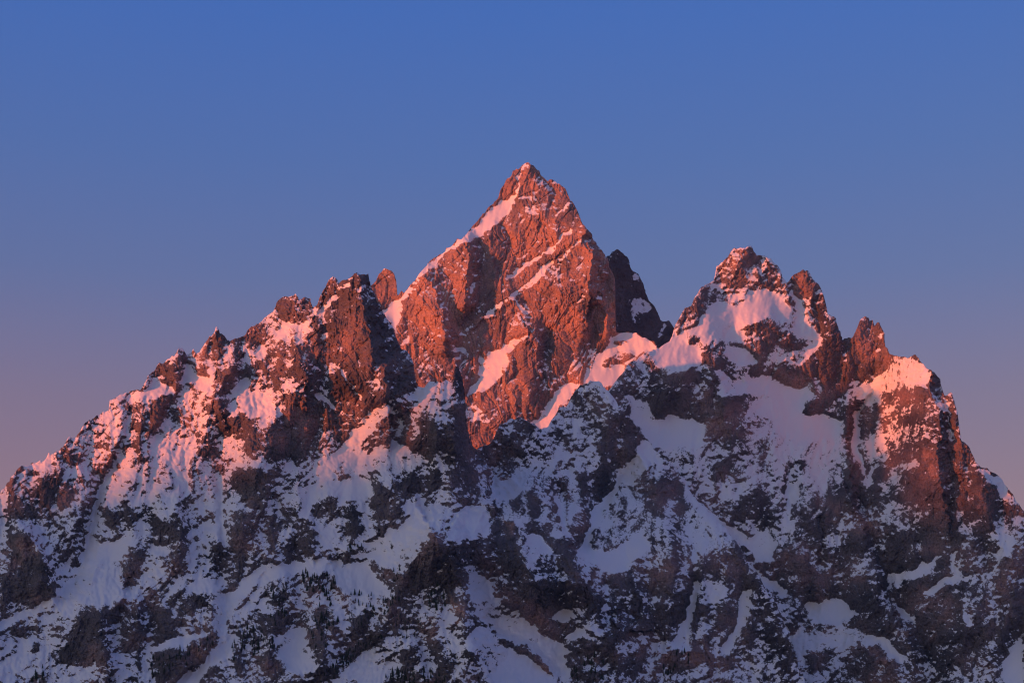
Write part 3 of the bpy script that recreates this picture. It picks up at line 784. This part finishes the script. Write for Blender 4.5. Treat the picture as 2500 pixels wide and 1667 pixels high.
    ca, sa = math.cos(th), math.sin(th)
    vx = PX + perlin(PX / 22, PY / 22, sd + 8) * 5; vy = PY + perlin(PX / 22, PY / 22, sd + 9) * 5
    bx, by = np.round(PX.mean()), np.round(PY.mean())
    lx = (vx - bx) * ca - (vy - by) * sa
    ly = (vx - bx) * sa + (vy - by) * ca
    ux = PX + perlin(PX / 70, PY / 90, sd + 6) * 26; uy = PY + perlin(PX / 70, PY / 90, sd + 7) * 26
    A = F.get('amp', 1.0)
    det = -34 * ridged(ux / 150, uy / 300, sd + 10, 2)
    rib = ridged((ux + .12 * uy) / 46 + 3, uy / 170, sd + 14, 2)
    det += -F.get('ribs', 17) * rib
    det += -16 * facets(wx / 48, wy / 70, sd + 18)
    det += -10 * facets(wx / 15, wy / 30, sd + 19)
    fl = F.get('flute', .5)
    det += -fl * 9 * ridged((ux + uy * .12) / 17, uy / 90, sd + 16, 2)
    ck = F.get('crack', .35)
    c1 = perlin((ux - .18 * uy) / 30, (uy + .1 * ux) / 150, sd + 34)
    c2 = perlin((PX * .75 - PY * .66) / 190, (PX * .66 + PY * .75) / 34 + perlin(PX / 90, PY / 90, sd + 36) * .6, sd + 35)
    c3 = perlin((ux + .25 * uy) / 13, uy / 60, sd + 37)
    det += ck * (13 * np.exp(-(c1 / .06) ** 2) + 11 * np.exp(-(c2 / .06) ** 2) + 6 * np.exp(-(c3 / .10) ** 2))
    fine = -4.2 * facets(vx / 8.5, vy / 9, sd + 20)
    fine += 3.0 * perlin(lx / 26, ly / 13, sd + 26)
    fine += 2.6 * perlin(vx / 12, vy / 7.5, sd + 27)
    fine += 1.7 * perlin(PX / 5, PY / 4, sd + 28)
    gentle = -10 * fbm(PX / 120, PY / 160, sd + 30, 2) - 1.6 * perlin(ux / 20, uy / 90, sd + 32) - .7 * perlin(PX / 7 + .2 * ux / 9, PY / 45, sd + 33)
    Yr = Yd + A * (det * (.25 + .75 * rough) + fine * rough * F.get('fine', 1.35)) + gentle
    # bare rock stands proud of the snow round it
    Yr += 10 * np.tanh(C * 1.5) * np.clip(rough + .3, 0, 1)
    # slope -> where snow lies
    X3 = (PX - CX) * K * Yr; Z3 = (HOR - PY) * K * Yr
    mpp = K * Yr * STEP
    Yx = np.gradient(Yr, axis=1) / mpp; Yz = -np.gradient(Yr, axis=0) / mpp
    up = Yz / np.sqrt(1 + Yx * Yx + Yz * Yz)
    up = blur(up, 1) * .55 + up * .45
    hp = up - blur(up, 6)
    side = np.clip((np.abs(blur(Yx, 2)) - .8) / 1.2, 0, 1)
    wall = perlin(Yr / 26, PY / 11, sd + 80) + .6 * perlin(Yr / 10, PY / 5, sd + 81) + .8 * perlin(Yr / 60, PY / 30, sd + 82)
    # broken-up patches of every size, drawn out a little along the strata, which run one way here and another there
    def patches(angle, seed):
        c, n = math.cos(angle), math.sin(angle)
        qx = vx * c - vy * n; qy = vx * n + vy * c
        r = np.zeros_like(Yr); wl = 62.0
        for o, g in enumerate((1.0, .75, .40, .36, .58, .66)):
            r += g * perlin(qx / (wl * 1.3) + o * 3.7, qy / (wl * .8) + o * 1.3, seed + o)
            wl *= .54
        return r
    bl = sstep(-.25, .25, perlin(PX / 130, PY / 130, sd + 48))
    b2 = sstep(-.05, .3, perlin(PX / 110 + 9, PY / 150, sd + 49))
    speck = (patches(th, sd + 40) * bl + patches(th - .8, sd + 140) * (1 - bl)) * (1 - b2) + patches(1.25, sd + 240) * b2
    # thin snow caught on the small ledges of the bare rock
    c9, n9 = math.cos(th * .6), math.sin(th * .6)
    fx_, fy_ = PX * c9 - PY * n9, PX * n9 + PY * c9
    led = perlin(fx_ / 6.5, fy_ / 3.8 + perlin(PX / 30, PY / 30, sd + 85) * 2, sd + 83) + .6 * perlin(fx_ / 22, fy_ / 7.5, sd + 84)
    dens = .5 + .9 * perlin(PX / 48, PY / 40, sd + 86)
    fleck = F.get('fleck', .62) * np.clip(led - .05, 0, 1) * np.clip(dens, 0, 1.3)
    score = fleck + (blur(up, 3) - .60) * F.get('slopew', .7) + F.get('ledge', .38) * hp + F.get('cw', 1.15) * C + F.get('speck', .27) * speck - F.get('drain', .40) * (rib - .45) + .4 * side * wall
    snow = sstep(-.05, .07, score)
    score = np.clip(score, -1, 1)
    # snow fills the small hollows it lies in
    Yb = blur(Yr, 2)
    Yr = Yr + (Yb - Yr) * snow * .75
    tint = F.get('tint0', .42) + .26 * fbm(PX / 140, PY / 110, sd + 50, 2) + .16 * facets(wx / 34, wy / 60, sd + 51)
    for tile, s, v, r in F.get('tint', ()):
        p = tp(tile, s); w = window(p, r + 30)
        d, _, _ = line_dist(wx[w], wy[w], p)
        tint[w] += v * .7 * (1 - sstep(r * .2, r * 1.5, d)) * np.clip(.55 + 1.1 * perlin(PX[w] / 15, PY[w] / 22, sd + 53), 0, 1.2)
    # clip to the skyline
    T = top[None, :].astype(f32)
    below = PY >= T
    PYc = np.maximum(PY, T)
    # row interpolation of distance at the crest
    ir = np.clip((top - y0) / STEP, 0, len(gy) - 2); i0 = ir.astype(int); fr = (ir - i0).astype(f32)
    cols = np.arange(len(gx))
    crest = Yr[i0, cols] * (1 - fr) + Yr[i0 + 1, cols] * fr
    Yr = np.where(below, Yr, crest[None, :])
    csn = score[i0, cols]; score = np.where(below, score, csn[None, :])
    # soft roll over the crest
    Yr = Yr + 6 * np.clip(1 - (PYc - T) / 7, 0, 1) ** 2
    X3 = (PX + 3.0 * side * wall - CX) * K * Yr; Z3 = CAM_Z + (HOR - PYc) * K * Yr
    V = np.stack([X3, Yr, Z3], -1)
    R, Cn = PX.shape
    idx = np.arange(R * Cn).reshape(R, Cn)
    q = np.stack([idx[:-1, :-1], idx[1:, :-1], idx[1:, 1:], idx[:-1, 1:]], -1)
    keep = below[1:, :-1] | below[1:, 1:]
    q = q[keep]
    Vf = V.reshape(-1, 3); S = score.ravel(); Tn = tint.ravel()
    # far side of the crest and the apron below the frame, coarser downhill
    cr = V[0] * 0
    ctop = np.stack([(gx - CX) * K * Yr[0], Yr[0], CAM_Z + (HOR - top) * K * Yr[0]], -1)
    rows = [ctop]
    nb = 9
    for b in range(1, nb + 1):
        f = (b / nb) ** 1.6
        drop = f * np.maximum(ctop[:, 2] - F.get('backz', 400), 60)
        r = ctop.copy(); r[:, 1] += drop * .75 + perlin(gx / 60, gx * 0 + b * .8, sd + 60) * 40 * f; r[:, 2] -= drop
        rows.append(r)
    back = np.stack(rows); bi = np.arange(back.shape[0] * Cn).reshape(-1, Cn) + len(Vf)
    qb = np.stack([bi[1:, :-1], bi[:-1, :-1], bi[:-1, 1:], bi[1:, 1:]], -1).reshape(-1, 4)
    base = V[-1]; rows = [base]
    for b in range(1, 9):
        f = b / 8.0
        r = base.copy(); r[:, 2] = base[:, 2] * (1 - f) + (-6) * f; r[:, 1] = base[:, 1] - (base[:, 2] - r[:, 2]) * 1.6 * F.get('apron', 1.0)
        r[:, 1] += perlin(gx / 80, gx * 0 + b * .7, sd + 61) * 30 * f
        rows.append(r)
    ap = np.stack(rows); ai = np.arange(ap.shape[0] * Cn).reshape(-1, Cn) + len(Vf) + back.shape[0] * Cn
    qa = np.stack([ai[:-1, :-1], ai[1:, :-1], ai[1:, 1:], ai[:-1, 1:]], -1).reshape(-1, 4)
    Sb = np.tile(csn, back.shape[0]) ; Sa = np.full(ap.shape[0] * Cn, .3)
    Vall = np.vstack([Vf, back.reshape(-1, 3), ap.reshape(-1, 3)])
    S = np.concatenate([S, Sb, Sa]); Tn = np.concatenate([Tn, np.full(len(Sb) + len(Sa), .4)])
    Q = np.vstack([q, qb, qa])
    used = np.zeros(len(Vall), bool); used[Q.ravel()] = True
    remap = np.cumsum(used) - 1
    Q = remap[Q]; Vall = Vall[used]; S = S[used]; Tn = Tn[used]
    sm = S[Q].mean(1) > .0
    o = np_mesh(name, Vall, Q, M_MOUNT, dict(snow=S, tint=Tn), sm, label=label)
    def depth(px, py):
        j = int(min(max((px - x0) / STEP, 0), Cn - 1)); i = int(min(max((py - y0) / STEP, 0), R - 1))
        return float(Yr[i, j]), float(score[i, j]), float(PYc[i, j])
    print(name, len(Vall), 'verts', len(Q), 'quads')
    return o, depth

LAYER = {}
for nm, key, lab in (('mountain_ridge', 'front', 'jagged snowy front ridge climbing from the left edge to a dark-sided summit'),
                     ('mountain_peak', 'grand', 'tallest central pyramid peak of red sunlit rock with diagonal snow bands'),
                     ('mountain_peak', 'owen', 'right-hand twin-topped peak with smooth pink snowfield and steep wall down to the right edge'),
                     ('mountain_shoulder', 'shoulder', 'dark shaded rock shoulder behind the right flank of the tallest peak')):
    LAYER[key] = build_layer(nm, FEAT[key], lab)

# ------------------------------------------------------------------ the valley and an unseen eastern range, added and shaped to shade the lower slopes
def valley():
    n = 60
    r = np.concatenate([[0], np.geomspace(200, 27000, n)])
    a = np.linspace(0, 2 * np.pi, 97)
    RR, AA = np.meshgrid(r, a, indexing='ij')
    V = np.stack([RR * np.sin(AA), RR * np.cos(AA), RR * 0], -1)
    i = np.arange(RR.size).reshape(RR.shape)
    Q = np.stack([i[:-1, :-1], i[:-1, 1:], i[1:, 1:], i[1:, :-1]], -1).reshape(-1, 4)
    np_mesh('valley_ground', V.reshape(-1, 3), Q, mat_plain('snowy_sagebrush', (.07, .075, .06), (.42, .42, .43), .004))
valley()

RANGE_D = 20000.0
def eastern_shade_range(profile):
    ca, sa = math.cos(SUN_AZ), math.sin(SUN_AZ)
    W0 = 3600 - RANGE_D
    u = np.concatenate([np.arange(-17000, -9000, 500), np.arange(-9000, -1500, 60), np.arange(-1500, 16000, 500)]).astype(float)
    H = np.interp(u, [p[0] for p in profile], [p[1] for p in profile]) + RANGE_D * math.tan(SUN_EL)
    H = H + perlin(u / 300, u * 0 + .3, 5) * 25 + perlin(u / 1500, u * 0 + .3, 6) * 40 * (np.abs(u + 5200) > 3500)
    ts = np.linspace(-1, 1, 41)
    U, T = np.meshgrid(u, ts, indexing='ij')
    Hh = H[:, None] * (1 - np.abs(T)) ** 1.1
    Hh = Hh + perlin(U / 900, T * 5, 8) * 160 * (1 - np.abs(T)) * np.abs(T) * 2 - 10 * (np.abs(T) > .99)
    W = W0 + T * 5000
    V = np.stack([W * sa + U * ca, W * ca - U * sa, Hh], -1)
    i = np.arange(U.size).reshape(U.shape)
    Q = np.stack([i[:-1, :-1], i[1:, :-1], i[1:, 1:], i[:-1, 1:]], -1).reshape(-1, 4)
    o = np_mesh('shade_hills', V.reshape(-1, 3), Q, mat_plain('forested_hill_snow', (.06, .075, .06), (.7, .72, .76), .0015))
eastern_shade_range(EAST)

# ------------------------------------------------------------------ conifers on the lower slopes
M_NEEDLE = mat_plain('conifer_needles', (.018, .028, .016), (.05, .065, .038), .4)
M_BARK = mat_plain('conifer_bark', (.05, .035, .025), (.10, .075, .055), 2.0)
def conifer_mesh(seed):
    rng = random.Random(seed)
    V, Fc = [], []
    tiers, n = 7, 7
    for t in range(tiers):
        f = t / tiers
        z0 = .10 + .80 * f; z1 = z0 + .24 - .06 * f
        r = (.185 * (1 - f) ** .85 + .018) * rng.uniform(.85, 1.15)
        b = len(V); a0 = rng.random() * 6.28
        for k in range(n * 2):
            a = a0 + math.pi * k / n
            rr = r * (rng.uniform(.85, 1.25) if k % 2 == 0 else rng.uniform(.35, .55))
            V.append((rr * math.cos(a), rr * math.sin(a), z0 - (.035 if k % 2 == 0 else -.02) * (1 - .5 * f) + rng.uniform(-.01, .01)))
        V.append((0, 0, min(z1, 1.0))); ap = len(V) - 1
        for k in range(n * 2): Fc.append((b + k, b + (k + 1) % (n * 2), ap))
    me = bpy.data.meshes.new('crown'); me.from_pydata(V, [], Fc); me.materials.append(M_NEEDLE)
    V, Fc = [], []
    for z, r in ((-.10, .032), (.30, .022), (.85, .006)):
        for k in range(6): V.append((r * math.cos(k * 1.0472), r * math.sin(k * 1.0472), z))
    for l in range(2):
        for k in range(6): Fc.append((l * 6 + k, l * 6 + (k + 1) % 6, l * 6 + 6 + (k + 1) % 6, l * 6 + 6 + k))
    mt = bpy.data.meshes.new('trunk'); mt.from_pydata(V, [], Fc); mt.materials.append(M_BARK)
    return me, mt
TREE_MESH = [conifer_mesh(s) for s in (3, 11, 27, 41)]
# tile, outline, how many, height range, label
GROVES = [
 ('h', '510,790 560,770 700,790 770,800 770,880 690,950 560,930', 42, 13, 22, 'dark conifer standing along the cliff top under the long snow ramp'),
 ('h', '600,960 740,950 790,1150 700,1320 640,1430 570,1230', 44, 12, 21, 'dark conifer on the narrow rock rib below the snow ramp'),
 ('h', '870,920 1040,900 1060,1080 930,1180 860,1180', 26, 11, 19, 'dark conifer on the small crag left of the dark buttress'),
 ('h', '700,1480 900,1310 1090,1210 1120,1240 930,1380 760,1540 640,1568', 70, 11, 18, 'dark conifer in the diagonal tree line above the smooth bottom snow slope'),
 ('h', '1430,860 1560,840 1600,1040 1520,1080 1440,1020', 16, 15, 26, 'tall lone conifer on the snow just under the dark buttress'),
 ('h', '1120,1500 1300,1460 1560,1480 1560,1600 1110,1600', 60, 13, 23, 'dark conifer in the wood at the bottom edge below the dark buttress'),
 ('h', '20,1290 160,1140 300,1170 330,1320 180,1400 20,1440', 48, 12, 20, 'dark conifer on the hummock right of the broad bottom-left snow chute'),
 ('h', '250,900 420,870 420,1060 370,1200 230,1120', 24, 12, 19, 'dark conifer on the steep rock strip left of the tree rib'),
 ('h', '1120,1090 1440,1060 1450,1240 1200,1260', 36, 8, 14, 'small conifer scattered on the speckled snow under the buttress'),
 ('h', '680,680 940,560 960,590 800,690', 18, 10, 17, 'small conifer in the row along the slanting rock step above the ramp'),
 ('h', '1040,780 1240,730 1240,830 1130,850', 12, 10, 17, 'small conifer on the rocks in the snow hollow left of the buttress'),
 ('h', '1000,1060 1230,900 1260,960 1080,1130', 20, 11, 18, 'dark conifer at the left foot of the dark buttress'),
 ('g', '1080,1370 1400,1290 1580,1200 1560,1290 1380,1430 1090,1540', 46, 11, 18, 'dark conifer on the sloping rock band left of the broad snow chute'),
 ('g', '230,1568 250,1480 320,1450 330,1568', 14, 14, 24, 'dark conifer in the small clump at the bottom left corner'),
 ('i', '870,1440 1000,1370 1100,1400 1110,1568 880,1568', 26, 12, 21, 'dark conifer on the low crag right of the blue snow tongue'),
 ('i', '1530,1450 1620,1440 1630,1540 1530,1540', 14, 13, 22, 'dark conifer in the small stand at the bottom right of centre'),
 ('i', '1620,1330 1720,1340 1720,1460 1630,1440', 9, 12, 20, 'dark conifer near the shaded gully right of centre')]
rng = random.Random(5)
_, depth_front = LAYER['front']
spots = []
for gi, (tile, poly, n, h0, h1, lab) in enumerate(GROVES):
    p = tp(tile, poly)
    got = 0; tries = 0
    while got < n and tries < n * 60:
        tries += 1
        x = rng.uniform(p[:, 0].min(), p[:, 0].max()); y = rng.uniform(p[:, 1].min(), p[:, 1].max())
        if not poly_mask(np.array([[x]]), np.array([[y]]), p)[0, 0] or y > 1690: continue
        Y, sn, pyc = depth_front(x, y)
        spots.append((rng.uniform(h0, h1) * rng.uniform(.95, 1.35), x, y, Y, gi)); got += 1
spots.sort(reverse=True)
rest = []
for k, (h, x, y, Y, gi) in enumerate(spots):
    loc = at(x, y, Y - 1.0)
    me, mt = TREE_MESH[k % 4]
    sc = (h * rng.uniform(.85, 1.15), h * rng.uniform(.85, 1.15), h); rz = rng.random() * 6.28
    if k < 290:
        o = bpy.data.objects.new('conifer_tree', None); COL.objects.link(o)
        o.empty_display_size = .2
        o.location = loc; o.scale = sc; o.rotation_euler = (0, 0, rz)
        o['label'] = GROVES[gi][5]; o['category'] = 'tree'; o['group'] = 'conifers: ' + GROVES[gi][5][GROVES[gi][5].index('conifer') + 8:]
        for nm, m in (('crown', me), ('trunk', mt)):
            c = bpy.data.objects.new(nm, m); COL.objects.link(c); c.parent = o
    else:
        rest.append((loc, sc, rz, me))
if rest:
    V, Fc = [], []
    for loc, sc, rz, me in rest:
        b = len(V); ca, sa = math.cos(rz), math.sin(rz)
        for v in me.vertices:
            x, y, z = v.co[0] * sc[0], v.co[1] * sc[1], v.co[2] * sc[2]
            V.append((loc[0] + x * ca - y * sa, loc[1] + x * sa + y * ca, loc[2] + z))
        for p in me.polygons: Fc.append([b + i for i in p.vertices])
    me = bpy.data.meshes.new('conifer_scrub'); me.from_pydata(V, [], Fc); me.materials.append(M_NEEDLE)
    o = bpy.data.objects.new('conifer_scrub', me); COL.objects.link(o)
    o['kind'] = 'stuff'; o['label'] = 'stunted dark conifers scattered thinly over the lower snowy slopes'; o['category'] = 'trees'


# ------------------------------------------------------------------ thin morning air between the camera and the mountains
def air():
    m = bpy.data.materials.new('morning_air'); m.use_nodes = True
    t = m.node_tree; t.nodes.clear()
    v = t.nodes.new('ShaderNodeVolumePrincipled'); out = t.nodes.new('ShaderNodeOutputMaterial')
    v.inputs['Color'].default_value = (.62, .74, 1.0, 1); v.inputs['Density'].default_value = HAZE
    v.inputs['Anisotropy'].default_value = 0.2
    t.links.new(v.outputs[0], out.inputs['Volume'])
    x, y0, y1, z0, z1 = 29000, -29000, 29000, -30, 3800
    V = [(-x, y0, z0), (x, y0, z0), (x, y1, z0), (-x, y1, z0), (-x, y0, z1), (x, y0, z1), (x, y1, z1), (-x, y1, z1)]
    me = bpy.data.meshes.new('haze'); me.from_pydata(V, [], [(0, 3, 2, 1), (4, 5, 6, 7), (0, 1, 5, 4), (1, 2, 6, 5), (2, 3, 7, 6), (3, 0, 4, 7)])
    me.materials.append(m)
    o = bpy.data.objects.new('haze', me); COL.objects.link(o); o['kind'] = 'stuff'
    o['label'] = 'thin bluish morning haze in front of the mountains'; o['category'] = 'haze'
HAZE = 0.8e-5
air()
